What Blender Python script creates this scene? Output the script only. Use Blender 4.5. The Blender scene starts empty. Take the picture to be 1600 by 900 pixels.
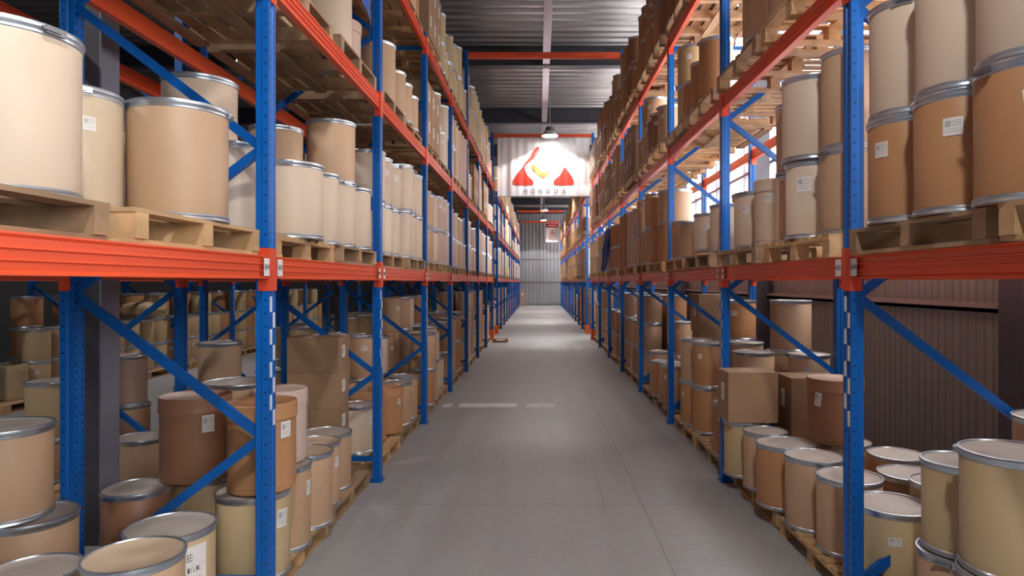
import bpy, math, random
import numpy as np
from mathutils import Vector, Matrix
R = random.Random(7)
SC = bpy.context.scene
COL = SC.collection
PI = math.pi

# ---------------------------------------------------------------- camera, world, exposure
CAM_H = 1.94
F = 1020.0
VX, VY = 842.0, 441.0
cd = bpy.data.cameras.new('camera')
cam = bpy.data.objects.new('camera', cd); COL.objects.link(cam)
cam.location = (0, 0, CAM_H); cam.rotation_euler = (PI/2, 0, 0)
cd.sensor_width = 36.0; cd.lens = F/1600*36.0
cd.shift_x = -(VX-800)/1600; cd.shift_y = -(450-VY)/1600
cd.clip_start = 0.05; cd.clip_end = 300
SC.camera = cam
w = bpy.data.worlds.new('world'); SC.world = w; w.use_nodes = True
w.node_tree.nodes['Background'].inputs[0].default_value = (0.75, 0.85, 1.0, 1)
w.node_tree.nodes['Background'].inputs[1].default_value = 1.0
SC.view_settings.view_transform = 'Standard'; SC.view_settings.look = 'None'
SC.view_settings.gamma = 1.0; SC.view_settings.use_curve_mapping = False
SC.view_settings.exposure = -0.2
SC.cycles.max_bounces = 8; SC.cycles.diffuse_bounces = 4
LAMP_W = 600.0; WIN_E = 8.0; NEAR_FILL = 1.0

# ---------------------------------------------------------------- helpers
def link(o): COL.objects.link(o); return o
class MB:
    """collects simple shapes into one mesh"""
    def __init__(s): s.v = []; s.f = []; s.m = []
    def poly(s, vs, fs, m=0):
        n = len(s.v); s.v += [tuple(p) for p in vs]
        for f in fs: s.f.append(tuple(n+i for i in f)); s.m.append(m)
        return s
    def box(s, a, b, m=0):
        (x0, y0, z0), (x1, y1, z1) = a, b
        return s.poly([(x0,y0,z0),(x1,y0,z0),(x1,y1,z0),(x0,y1,z0),(x0,y0,z1),(x1,y0,z1),(x1,y1,z1),(x0,y1,z1)],
               [(0,3,2,1),(4,5,6,7),(0,1,5,4),(1,2,6,5),(2,3,7,6),(3,0,4,7)], m)
    def prism(s, prof, axis, a, b, m=0):
        """extrude closed profile (list of 2d) along axis from a to b"""
        n = len(prof); vs = []
        for t in (a, b):
            for p, q in prof:
                vs.append({'x': (t, p, q), 'y': (p, t, q), 'z': (p, q, t)}[axis])
        fs = [tuple(range(n))[::-1], tuple(range(n, 2*n))]
        for i in range(n):
            j = (i+1) % n; fs.append((i, j, n+j, n+i))
        return s.poly(vs, fs, m)
    def bar(s, p, q, wd, ht, m=0, up=(0,0,1)):
        p = Vector(p); q = Vector(q); d = (q-p).normalized(); u = Vector(up)
        sd = d.cross(u)
        if sd.length < 1e-3: sd = Vector((1,0,0))
        sd.normalize(); u = sd.cross(d)
        a = sd*wd/2; b = u*ht/2
        return s.poly([p-a-b, p+a-b, p+a+b, p-a+b, q-a-b, q+a-b, q+a+b, q-a+b],
               [(0,3,2,1),(4,5,6,7),(0,1,5,4),(1,2,6,5),(2,3,7,6),(3,0,4,7)], m)
    def lathe(s, prof, n=32, m=0, cx=0, cy=0, cz=0, mats=None):
        """prof list of (r,z); r=0 allowed at the ends"""
        base = len(s.v); rings = []
        for r, z in prof:
            if r < 1e-6: rings.append([len(s.v)]); s.v.append((cx, cy, cz+z))
            else:
                rings.append(list(range(len(s.v), len(s.v)+n)))
                for i in range(n):
                    a = 2*PI*i/n; s.v.append((cx+r*math.cos(a), cy+r*math.sin(a), cz+z))
        for k in range(len(rings)-1):
            A, B = rings[k], rings[k+1]; mm = mats[k] if mats else m
            if len(A) == 1 and len(B) == 1: continue
            for i in range(n):
                j = (i+1) % n
                if len(A) == 1: f = (A[0], B[j], B[i])
                elif len(B) == 1: f = (A[i], A[j], B[0])
                else: f = (A[i], A[j], B[j], B[i])
                s.f.append(f); s.m.append(mm)
        return s
    def mesh(s, name, mats, smooth=False, ang=35):
        me = bpy.data.meshes.new(name); me.from_pydata(s.v, [], s.f); me.update()
        for m in (mats if isinstance(mats, (list, tuple)) else [mats]): me.materials.append(m)
        if len(me.materials) > 1: me.polygons.foreach_set('material_index', s.m)
        if smooth:
            me.polygons.foreach_set('use_smooth', [True]*len(me.polygons))
            me.set_sharp_from_angle(angle=math.radians(ang))
        return me
    def build(s, name, mats, parent=None, smooth=False, ang=35):
        o = link(bpy.data.objects.new(name, s.mesh(name, mats, smooth, ang)))
        if parent is not None: o.parent = parent
        return o
def put(name, me, parent=None, loc=(0,0,0), rz=0, rot=None):
    o = link(bpy.data.objects.new(name, me)); o.location = loc
    o.rotation_euler = rot if rot else (0, 0, rz)
    if parent is not None: o.parent = parent
    return o
def tag(o, label, cat, group=None, kind=None):
    o['label'] = label; o['category'] = cat
    if group: o['group'] = group
    if kind: o['kind'] = kind
    return o
def empty(name, loc=(0,0,0), rz=0):
    o = link(bpy.data.objects.new(name, None)); o.location = loc; o.rotation_euler = (0,0,rz); o.empty_display_size = .1
    return o
def struct(o, label=None):
    o['kind'] = 'structure'
    if label: o['label'] = label
    return o

# ---------------------------------------------------------------- materials
def mat(name, col, rough=.6, metal=0.0, noise=0.0, nscale=(6,6,6), spec=.5, bump=0.0, rvar=0.0, emit=None, estr=0, detail=4):
    m = bpy.data.materials.new(name); m.use_nodes = True
    nt = m.node_tree; b = nt.nodes['Principled BSDF']
    b.inputs['Base Color'].default_value = (*col, 1); b.inputs['Roughness'].default_value = rough
    b.inputs['Metallic'].default_value = metal; b.inputs['Specular IOR Level'].default_value = spec
    if emit: b.inputs['Emission Color'].default_value = (*emit, 1); b.inputs['Emission Strength'].default_value = estr
    if noise or bump or rvar:
        tc = nt.nodes.new('ShaderNodeTexCoord'); mp = nt.nodes.new('ShaderNodeMapping'); nz = nt.nodes.new('ShaderNodeTexNoise')
        oi = nt.nodes.new('ShaderNodeObjectInfo'); ad = nt.nodes.new('ShaderNodeVectorMath'); ad.operation = 'ADD'
        sc = nt.nodes.new('ShaderNodeVectorMath'); sc.operation = 'SCALE'; sc.inputs['Scale'].default_value = 1.0
        cm = nt.nodes.new('ShaderNodeCombineXYZ')
        ml = nt.nodes.new('ShaderNodeMath'); ml.operation = 'MULTIPLY'; ml.inputs[1].default_value = 37.0
        nt.links.new(oi.outputs['Random'], ml.inputs[0]); nt.links.new(ml.outputs[0], cm.inputs[0]); nt.links.new(ml.outputs[0], cm.inputs[2])
        nt.links.new(tc.outputs['Object'], ad.inputs[0]); nt.links.new(cm.outputs[0], ad.inputs[1])
        mp.inputs['Scale'].default_value = nscale
        nt.links.new(ad.outputs[0], mp.inputs[0]); nt.links.new(mp.outputs[0], nz.inputs['Vector'])
        nz.inputs['Scale'].default_value = 1; nz.inputs['Detail'].default_value = detail
        if noise:
            mr = nt.nodes.new('ShaderNodeMapRange'); mr.inputs[1].default_value = .3; mr.inputs[2].default_value = .7
            mr.inputs[3].default_value = 1-noise; mr.inputs[4].default_value = 1+noise
            mx = nt.nodes.new('ShaderNodeVectorMath'); mx.operation = 'SCALE'; mx.inputs[0].default_value = col
            nt.links.new(nz.outputs['Fac'], mr.inputs[0])
            rv = nt.nodes.new('ShaderNodeMapRange'); rv.inputs[3].default_value = 1-rvar; rv.inputs[4].default_value = 1+rvar
            nt.links.new(oi.outputs['Random'], rv.inputs[0])
            mu = nt.nodes.new('ShaderNodeMath'); mu.operation = 'MULTIPLY'
            nt.links.new(mr.outputs[0], mu.inputs[0]); nt.links.new(rv.outputs[0], mu.inputs[1])
            nt.links.new(mu.outputs[0], mx.inputs['Scale']); nt.links.new(mx.outputs[0], b.inputs['Base Color'])
        if bump:
            bp = nt.nodes.new('ShaderNodeBump'); bp.inputs['Strength'].default_value = bump; bp.inputs['Distance'].default_value = .01
            nt.links.new(nz.outputs['Fac'], bp.inputs['Height']); nt.links.new(bp.outputs[0], b.inputs['Normal'])
    return m
KRAFT = {
 'pale tan':      mat('kraft_pale', (.63,.51,.39), .5, noise=.05, nscale=(5,5,2), rvar=.06),
 'tan':           mat('kraft_tan', (.52,.345,.215), .5, noise=.06, nscale=(5,5,2), rvar=.08),
 'orange-brown':  mat('kraft_orange', (.47,.24,.11), .5, noise=.07, nscale=(5,5,2), rvar=.08),
 'yellowish':     mat('kraft_yellow', (.54,.41,.23), .45, noise=.06, nscale=(5,5,2), rvar=.06),
 'brown':         mat('kraft_brown', (.31,.15,.08), .45, noise=.1, nscale=(4,4,2), rvar=.08),
 'pinkish':       mat('kraft_pink', (.58,.42,.34), .5, noise=.05, nscale=(5,5,2), rvar=.06),
}
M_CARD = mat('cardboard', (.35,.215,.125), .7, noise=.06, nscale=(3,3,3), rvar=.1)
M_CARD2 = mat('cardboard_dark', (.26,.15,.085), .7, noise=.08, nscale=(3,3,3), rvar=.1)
M_TAPE = mat('packing_tape', (.42,.27,.15), .25)
M_STEEL = mat('galvanised_ring', (.50,.56,.63), .30, .85, noise=.15, nscale=(12,12,30))
M_LID = mat('lid_board', (.41,.36,.32), .6, noise=.12, nscale=(5,5,5), rvar=.12)
M_LIDK = mat('lid_kraft', (.55,.42,.29), .6, noise=.08, nscale=(5,5,5), rvar=.1)
M_PAPER = mat('label_paper', (.78,.77,.74), .6, noise=.05, nscale=(30,30,30))
M_INK = mat('ink', (.05,.05,.06), .7)
M_PRINT = mat('faint_print', (.45,.45,.46), .7)
M_RING_DARK = mat('latch_steel', (.3,.32,.35), .35, .9)
M_WOOD = mat('pallet_pine', (.53,.34,.17), .7, noise=.22, nscale=(9,2,9), rvar=.15, bump=.2)
M_WOOD2 = mat('pallet_pine_worn', (.38,.25,.145), .75, noise=.25, nscale=(9,2,9), rvar=.2, bump=.2)
M_RED = mat('beam_orange_red', (.80,.105,.035), .28, noise=.08, nscale=(3,.6,6), spec=.6)
M_CONN = mat('connector_red', (.72,.075,.03), .35)
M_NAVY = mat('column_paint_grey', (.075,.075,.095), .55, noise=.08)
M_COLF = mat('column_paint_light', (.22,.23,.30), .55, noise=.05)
M_DARK = mat('ibeam_dark', (.035,.037,.05), .5, noise=.1)
M_STRIP = mat('purlin_zinc', (.42,.38,.44), .38, .7, noise=.15, nscale=(4,.8,4))
M_DECK = mat('deck_zinc', (.40,.405,.42), .33, .85, noise=.22, nscale=(.5,7,3))
M_GUARD = mat('guard_orange', (.85,.13,.02), .4)
M_BLUEP = mat('blue_plastic', (.03,.10,.42), .45, noise=.15, nscale=(8,8,8))
M_WRAP = None
def blue_mat():
    m = mat('upright_blue', (.002,.118,.47), .32, noise=.08, nscale=(4,4,1.2), spec=.4)
    nt = m.node_tree; b = nt.nodes['Principled BSDF']
    tc = nt.nodes.new('ShaderNodeTexCoord'); sp = nt.nodes.new('ShaderNodeSeparateXYZ'); nt.links.new(tc.outputs['Object'], sp.inputs[0])
    def mth(op, a, v=None, b2=None):
        n = nt.nodes.new('ShaderNodeMath'); n.operation = op
        if isinstance(a, (int, float)): n.inputs[0].default_value = a
        else: nt.links.new(a, n.inputs[0])
        if b2 is not None: nt.links.new(b2, n.inputs[1])
        elif v is not None: n.inputs[1].default_value = v
        return n.outputs[0]
    def near(s, c, r): return mth('LESS_THAN', mth('ABSOLUTE', mth('SUBTRACT', s, c)), r)
    zz = mth('FRACT', mth('MULTIPLY', sp.outputs[2], 1/.075)); z1 = near(zz, .5, .075)
    zb = mth('FRACT', mth('MULTIPLY', sp.outputs[2], 1/.05)); z2 = near(zb, .5, .22)
    m1 = mth('MULTIPLY', near(sp.outputs[0], -.032, .0045), b2=z1)
    m2 = mth('MULTIPLY', near(mth('ABSOLUTE', sp.outputs[1]), .026, .0045), b2=z2)
    mk = mth('MINIMUM', mth('ADD', m1, b2=m2), 1.0)
    mx = nt.nodes.new('ShaderNodeMix'); mx.data_type = 'RGBA'
    src = b.inputs['Base Color'].links[0].from_socket
    nt.links.new(mk, mx.inputs['Factor']); nt.links.new(src, mx.inputs[6]); mx.inputs[7].default_value = (.004,.006,.02,1)
    nt.links.new(mx.outputs[2], b.inputs['Base Color'])
    return m
M_BLUE = blue_mat()
M_BRACE = mat('brace_blue', (.002,.10,.40), .32, noise=.06, spec=.4)
def wrap_mat():
    m = bpy.data.materials.new('stretch_film'); m.use_nodes = True
    nt = m.node_tree; b = nt.nodes['Principled BSDF']
    b.inputs['Base Color'].default_value = (.9,.9,.92,1); b.inputs['Roughness'].default_value = .12
    b.inputs['Alpha'].default_value = .17
    nz = nt.nodes.new('ShaderNodeTexNoise'); nz.inputs['Scale'].default_value = 30
    bp = nt.nodes.new('ShaderNodeBump'); bp.inputs['Strength'].default_value = .8
    nt.links.new(nz.outputs[0], bp.inputs['Height']); nt.links.new(bp.outputs[0], b.inputs['Normal'])
    return m
M_WRAP = wrap_mat()
def floor_mat():
    m = bpy.data.materials.new('concrete_floor'); m.use_nodes = True
    nt = m.node_tree; b = nt.nodes['Principled BSDF']; b.inputs['Roughness'].default_value = .42
    b.inputs['Specular IOR Level'].default_value = .45
    tc = nt.nodes.new('ShaderNodeTexCoord')
    def nz(scale, detail, vs=(1,1,1)):
        mp = nt.nodes.new('ShaderNodeMapping'); mp.inputs['Scale'].default_value = vs
        n = nt.nodes.new('ShaderNodeTexNoise'); n.inputs['Scale'].default_value = scale; n.inputs['Detail'].default_value = detail
        nt.links.new(tc.outputs['Object'], mp.inputs[0]); nt.links.new(mp.outputs[0], n.inputs['Vector']); return n.outputs['Fac']
    def mth(op, a, c=None, l=None):
        n = nt.nodes.new('ShaderNodeMath'); n.operation = op; nt.links.new(a, n.inputs[0])
        if l is not None: nt.links.new(l, n.inputs[1])
        elif c is not None: n.inputs[1].default_value = c
        return n.outputs[0]
    a = nz(.37, 6, (1,.6,1)); c = nz(14, 5); d = nz(1.0, 4, (5, .35, 1))
    s = mth('ADD', mth('MULTIPLY', a, .55), l=mth('ADD', mth('MULTIPLY', c, .2), l=mth('MULTIPLY', d, .25)))
    cr = nt.nodes.new('ShaderNodeValToRGB'); nt.links.new(s, cr.inputs[0])
    cr.color_ramp.elements[0].position = .36; cr.color_ramp.elements[0].color = (.32,.315,.32,1)
    cr.color_ramp.elements[1].position = .64; cr.color_ramp.elements[1].color = (.42,.425,.43,1)
    sp = nt.nodes.new('ShaderNodeSeparateXYZ'); nt.links.new(tc.outputs['Object'], sp.inputs[0])
    jx = mth('LESS_THAN', mth('ABSOLUTE', mth('SUBTRACT', mth('ADD', sp.outputs[0], l=mth('MULTIPLY', nz(.6, 3), .06)), .93)), .005)
    yy = mth('FRACT', mth('MULTIPLY', mth('ADD', sp.outputs[1], -2.7), 1/6.0))
    jy = mth('LESS_THAN', mth('ABSOLUTE', mth('SUBTRACT', yy, .5)), .0014)
    # tyre scuffs running up the aisle
    wv = nt.nodes.new('ShaderNodeTexNoise'); mp = nt.nodes.new('ShaderNodeMapping'); mp.inputs['Scale'].default_value = (22, .22, 1)
    nt.links.new(tc.outputs['Object'], mp.inputs[0]); nt.links.new(mp.outputs[0], wv.inputs['Vector']); wv.inputs['Scale'].default_value = 1; wv.inputs['Detail'].default_value = 2
    sc = mth('MULTIPLY', mth('GREATER_THAN', wv.outputs['Fac'], .70), .25)
    jt = mth('MINIMUM', mth('ADD', mth('ADD', mth('MULTIPLY', jx, .5), l=mth('MULTIPLY', jy, .4)), l=sc), 1.0)
    mx = nt.nodes.new('ShaderNodeMix'); mx.data_type = 'RGBA'; nt.links.new(jt, mx.inputs['Factor'])
    nt.links.new(cr.outputs[0], mx.inputs[6]); mx.inputs[7].default_value = (.12,.11,.11,1)
    nt.links.new(mx.outputs[2], b.inputs['Base Color'])
    bp = nt.nodes.new('ShaderNodeBump'); bp.inputs['Strength'].default_value = .08; nt.links.new(c, bp.inputs['Height']); nt.links.new(bp.outputs[0], b.inputs['Normal'])
    return m
M_FLOOR = floor_mat()
M_WALL = mat('wall_sheet', (.25,.265,.26), .5, noise=.05, nscale=(2,2,.5))
M_WALLD = mat('wall_dark_sheet', (.06,.06,.065), .6, noise=.05)
M_WALLF = mat('wall_sheet_far', (.27,.28,.30), .45, noise=.06, nscale=(2,2,.5))
M_WHITE = mat('banner_cloth', (.86,.87,.90), .7)
M_LOGO = mat('logo_red', (.75,.05,.03), .7)
M_LOGO2 = mat('logo_peach', (.85,.30,.08), .7)
M_TXT = mat('banner_grey_letters', (.16,.17,.2), .7)
M_SIGNR = mat('sign_red', (.45,.01,.02), .5)
M_PANE = mat('translucent_daylight_sheet', (.8,.85,.9), .5, emit=(1.0,.97,.95), estr=WIN_E)
M_LENS = mat('lamp_lens', (1,1,1), .5, emit=(1,.98,.95), estr=40)
M_ALU = mat('lamp_aluminium', (.6,.61,.63), .35, .8)
M_SUNSLIVER = mat('sun_sliver_pale', (.72,.73,.73), .5, noise=.1, nscale=(8,8,8))  # pale colour standing in for a sliver of sunlight on the floor
M_SACK = mat('woven_sack', (.45,.33,.2), .6, noise=.12, nscale=(9,9,9))

# ---------------------------------------------------------------- dimensions
XL, XR = -1.54, 1.78          # aisle faces of the racks
PITCH = 2.61; Y0 = 3.72
DEP = 1.19
NEAR = [Y0 + PITCH*i for i in range(-1, 8)]       # nine uprights, index -1..7
FAR = [24.55 + PITCH*i for i in range(0, 12)]
LV = [0.0, 2.09, 3.75, 5.26]  # top of beams
BH = .13
PH = .14                      # pallet height
WALLX = 3.9; LEFTX = -13.0; BACKY = -9.0; FARY = 54.7; ROOF = 8.05
END_Y = 21.99

# ---------------------------------------------------------------- structure
def corrug(name, x0, x1, z0, z1, plane, pos, m, pitch=.11, dep=.012):
    """trapezoid sheet with vertical ribs; plane 'y' = facing -Y at y=pos, plane 'x' = facing -X at x=pos"""
    mb = MB(); n = int((x1-x0)/pitch); vs = []; 
    us = []
    for i in range(n+1):
        u = x0 + i*pitch
        us += [(u, 0), (u+pitch*.62, 0), (u+pitch*.72, -dep), (u+pitch*.90, -dep)]
    us = [(min(u, x1), d) for u, d in us]
    for u, d in us:
        for z in (z0, z1): vs.append((u, pos+d, z) if plane == 'y' else (pos+d, u, z))
    fs = [(2*i, 2*i+2, 2*i+3, 2*i+1) for i in range(len(us)-1)]
    return mb.poly(vs, fs)
struct(MB().box((LEFTX, BACKY, -.2), (WALLX+.3, FARY+.3, 0)).build('floor', M_FLOOR))
# right wall: corrugated sheet below, daylight band above, sheet again at the top
wr = MB()
for z0, z1 in ((0, 2.55), (6.75, ROOF)):
    t = corrug('w', BACKY, FARY, z0, z1, 'x', WALLX, M_WALL); wr.poly(t.v, t.f)
wr.box((WALLX+.02, BACKY, 0), (WALLX+.12, FARY, 2.55)); wr.box((WALLX+.02, BACKY, 6.75), (WALLX+.12, FARY, ROOF))
wr.build('wall_right', M_WALL)
struct(bpy.data.objects['wall_right'])
for k in range(11):
    ya = BACKY+.1 + k*5.8; yb = min(ya+5.8, FARY)
    if ya > FARY-1: break
    fr = MB()
    for z in (2.55, 3.95, 5.35, 6.75): fr.box((WALLX-.03, ya, z-.03), (WALLX+.06, yb, z+.03))
    for y in np.arange(ya, yb+.01, 1.93): fr.box((WALLX-.02, y-.02, 2.55), (WALLX+.05, y+.02, 6.75))
    o = struct(fr.build('window_%d' % (k+1), M_COLF))
    struct(MB().box((WALLX+.06, ya, 2.55), (WALLX+.09, yb, 6.75)).build('pane', M_PANE, o)); 
girt = MB()
for z in (1.72,):
    girt.box((WALLX-.13, BACKY, z-.035), (WALLX-.035, FARY, z+.0)); girt.box((WALLX-.13, BACKY, z-.035), (WALLX-.12, FARY, z+.05))
struct(girt.build('trim_1', mat('girt_grey', (.3,.27,.27), .5)))
t = corrug('w', LEFTX, WALLX, 0, ROOF, 'y', FARY, M_WALLF, .3, .035); t.box((LEFTX, FARY+.01, 0), (WALLX, FARY+.15, ROOF))
struct(t.build('wall_back', M_WALLF))
fg = MB()
for z in (.18, 2.0, 3.9, 5.3): fg.box((LEFTX, FARY-.09, z-.04), (WALLX, FARY-.04, z+.04))
fg.box((.1, FARY-.1, 0), (.2, FARY-.04, 6.3))
struct(fg.build('trim_2', mat('far_girt', (.25,.25,.27), .5)))
struct(MB().box((LEFTX-.15, BACKY, 0), (LEFTX, FARY, ROOF)).build('wall_left', M_WALLD))
struct(MB().box((LEFTX, BACKY-.15, 0), (WALLX, BACKY, ROOF)).build('wall_front', M_WALLD))
# roof deck with ribs running across the aisle
dk = MB(); vs = []; us = []
p = .36; y = BACKY
while y < FARY:
    us += [(y, 0), (y+p*.45, 0), (y+p*.55, -.07), (y+p*.9, -.07)]; y += p
for u, d in us: vs += [(LEFTX, u, ROOF+d), (WALLX, u, ROOF+d)]
dk.poly(vs, [(2*i, 2*i+1, 2*i+3, 2*i+2) for i in range(len(us)-1)])
dk.box((LEFTX, BACKY, ROOF+.01), (WALLX, FARY, ROOF+.15))
struct(dk.build('ceiling', M_DECK))
IB = [4.8 + 6*i for i in range(-2, 9)]
for k, yb in enumerate(IB):
    m = MB(); m.box((LEFTX, yb-.12, 7.48), (WALLX, yb+.12, 7.51)); m.box((LEFTX, yb-.12, 7.95), (WALLX, yb+.12, 7.98)); m.box((LEFTX, yb-.012, 7.5), (WALLX, yb+.012, 7.96))
    struct(m.build('trim_%d' % (k+3), M_DARK))
tie = MB()
for a, b in zip(IB[:-1], IB[1:]):
    tie.box((.10, a+.13, 7.50), (.28, b-.13, 7.515)); tie.box((.10, a+.13, 7.515), (.115, b-.13, 7.57)); tie.box((.265, a+.13, 7.515), (.28, b-.13, 7.57))
struct(tie.build('trim_20', M_STRIP))
def column(x, y, name):
    m = MB(); m.box((x-.13, y, 0), (x+.13, y+.014, 7.48)); m.box((x-.13, y+.24, 0), (x+.13, y+.254, 7.48)); m.box((x-.006, y+.014, 0), (x+.006, y+.24, 7.48))
    m.box((x-.13, y+.014, 0), (x-.006, y+.02, 7.48))
    return struct(m.build(name, M_COLF))
k = 21
for yb in IB[1:]:
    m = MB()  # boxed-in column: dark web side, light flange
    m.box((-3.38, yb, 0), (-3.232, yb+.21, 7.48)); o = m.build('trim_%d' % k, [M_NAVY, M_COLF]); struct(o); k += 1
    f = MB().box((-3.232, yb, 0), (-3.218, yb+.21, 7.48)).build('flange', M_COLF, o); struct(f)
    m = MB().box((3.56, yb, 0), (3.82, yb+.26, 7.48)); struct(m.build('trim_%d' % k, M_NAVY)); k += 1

# ---------------------------------------------------------------- racks
ORD = ['first','second','third','fourth','fifth','sixth','seventh','eighth','ninth','tenth','eleventh','twelfth']
def post_mesh(h):
    a = .05; b = .026
    prof = [(-a,-a),(-.012,-a),(-.006,-.043),(b,-.043),(b,.043),(-.006,.043),(-.012,a),(-a,a),(-a,.016),(-.038,.011),(-.038,-.011),(-a,-.016)]
    return MB().prism(prof, 'z', 0, h).mesh('post', M_BLUE)
_pm = {}
def pm(h):
    if h not in _pm: _pm[h] = post_mesh(h)
    return _pm[h]
ME_FOOT = MB().box((-.07,-.07,0),(.07,.07,.008)).box((-.055,-.055,.008),(-.045,-.045,.03)).box((.045,.045,.008),(.055,.055,.03)).mesh('foot_plate', M_BRACE)
def brace_me(p, q):
    m = MB(); m.bar(p, q, .03, .045)
    m.bar((p[0], -.018, p[2]), (q[0], -.018, q[2]), .008, .052)
    d = 1
    for e in (p, q): m.lathe([(0,-.006),(.010,-.006),(.010,.006),(0,.006)], 8, cx=e[0], cy=-.02, cz=e[2])
    return m.mesh('brace', M_BRACE)
def brace_set(h, phase):
    w = DEP - .10; segs = []
    z = .22 if phase == 0 else .20
    nodes = []
    side = 1 if phase == 0 else 0      # phase 0: low node at the rear
    while z < h-.05: nodes.append((w if side else 0, z)); z += .83; side = 1-side
    for a, b in zip(nodes[:-1], nodes[1:]): segs.append(brace_me((a[0],0,a[1]), (b[0],0,b[1])))
    segs.append(brace_me((.0,0,.22),(w,0,.22))); segs.append(brace_me((0,0,h-.2),(w,0,h-.2)))
    return segs
_bs = {}
def text_mesh(s, size, m, name='lettering'):
    cu = bpy.data.curves.new(name, 'FONT'); cu.body = s; cu.size = size; cu.align_x = 'CENTER'; cu.align_y = 'CENTER'; cu.extrude = .0004
    o = bpy.data.objects.new('tmp', cu); link(o); bpy.context.view_layer.update()
    dg = bpy.context.evaluated_depsgraph_get(); me = bpy.data.meshes.new_from_object(o.evaluated_get(dg))
    bpy.data.objects.remove(o); me.materials.clear(); me.materials.append(m); me.name = name; return me
ME_TAGP = MB().box((-.012,-.001,0),(.012,.001,.09)).box((-.008,-.0016,.02),(.004,-.001,.07),1).mesh('location_tag', [M_PAPER, M_INK])
ME_TAGP = MB().box((-.0012,-.013,0),(.0008,.013,.088)).mesh('location_tag', M_PAPER)
def frame(xf, sgn, y, h, phase, label, detail=True, tags=0, guard=False, group=None):
    """xf aisle face, sgn +1: rack extends to +x"""
    r = empty('rack_upright_frame', (xf+sgn*.05, y+.05, 0), 0 if sgn > 0 else PI)
    # for sgn<0 the frame is turned round, so local +x always points away from the aisle
    fp = put('post', pm(h), r, (0,0,.0)); rp = put('post', pm(h), r, (DEP-.10,0,.0), PI)
    put('foot_plate', ME_FOOT, fp); put('foot_plate', ME_FOOT, rp)
    key = (h, phase)
    if key not in _bs: _bs[key] = brace_set(h, phase)
    for b in _bs[key]:
        o = put('brace', b, r)
        if sgn < 0: o.scale = (1,-1,1)
    if tags:
        for i in range(tags):
            # alternating columns of white tags below the first beam
            yy = (.02 if i % 2 == 0 else -.022)
            o = put('location_tag', ME_TAGP, r, (-.051, yy, LV[1]-BH-.19 - .094*i))
    if guard: pass
    tag(r, label, 'rack frame', group or 'blue rack upright frames')
    return r
ME_GUARD = MB().prism([(-.075,-.075),(.075,-.075),(.075,-.065),(-.062,-.065),(-.062,.065),(.075,.065),(.075,.075),(-.075,.075)], 'z', 0, .33).box((-.09,-.09,0),(.08,.09,.01)).mesh('post_guard', M_GUARD)
def beam_prof(z0, z1, t=.05):
    h = z1-z0
    p = [(0,z0)]
    for f in (.22,.5,.78):
        c = z0+f*h; p += [(0, c-.021), (.013, c-.012), (.013, c+.012), (0, c+.021)]
    p += [(0,z1),(t,z1),(t,z0)]
    return p
_bm = {}
def beam(xf, sgn, ya, yb, z, label, group, detail=True, texts=None, cat='shelf beam'):
    L = round(yb-ya, 3); key = (L, sgn)
    if key not in _bm:
        prof = [(sgn*a, b) for a, b in beam_prof(-BH, 0)]
        _bm[key] = MB().prism(prof, 'y', 0, L).mesh('shelf_beam', M_RED)
        _bm[('c', sgn)] = MB().box((-.006 if sgn>0 else 0, -.048, -.20), (0 if sgn>0 else .006, .002, .045)).box((0 if sgn>0 else -.06, .0, -.20), (.06 if sgn>0 else 0, .004, .045)).mesh('connector', M_CONN)
        _bm[('d', sgn)] = MB().box((-.006 if sgn>0 else 0, -.002, -.20), (0 if sgn>0 else .006, .048, .045)).box((0 if sgn>0 else -.06, -.004, -.20), (.06 if sgn>0 else 0, .0, .045)).mesh('connector', M_CONN)
    o = put('shelf_beam', _bm[key], None, (xf, ya, z))
    tag(o, label, cat, group)
    if detail:
        put('connector', _bm[('c', sgn)], o); put('connector', _bm[('d', sgn)], o, (0, L, 0))
        if texts is not None:
            for (yy, s) in ((.045, texts[0]), (L-.045, texts[1])):
                tg = put('beam_tag', ME_BTAG, o, (-sgn*.008, yy, -.065))
                if s: 
                    t_ = put('lettering', text_mesh(s, .042, M_INK), tg, (-sgn*.0018, 0, 0), rot=(PI/2, 0, -sgn*PI/2))
    return o
ME_BTAG = MB().box((-.001,-.035,-.05),(.001,.035,.05)).mesh('beam_tag', M_PAPER)
LVN = {0:'floor', 1:'lower shelf', 2:'middle shelf', 3:'top shelf'}
H_STD, H_PORT = 5.36, 6.98
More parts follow.
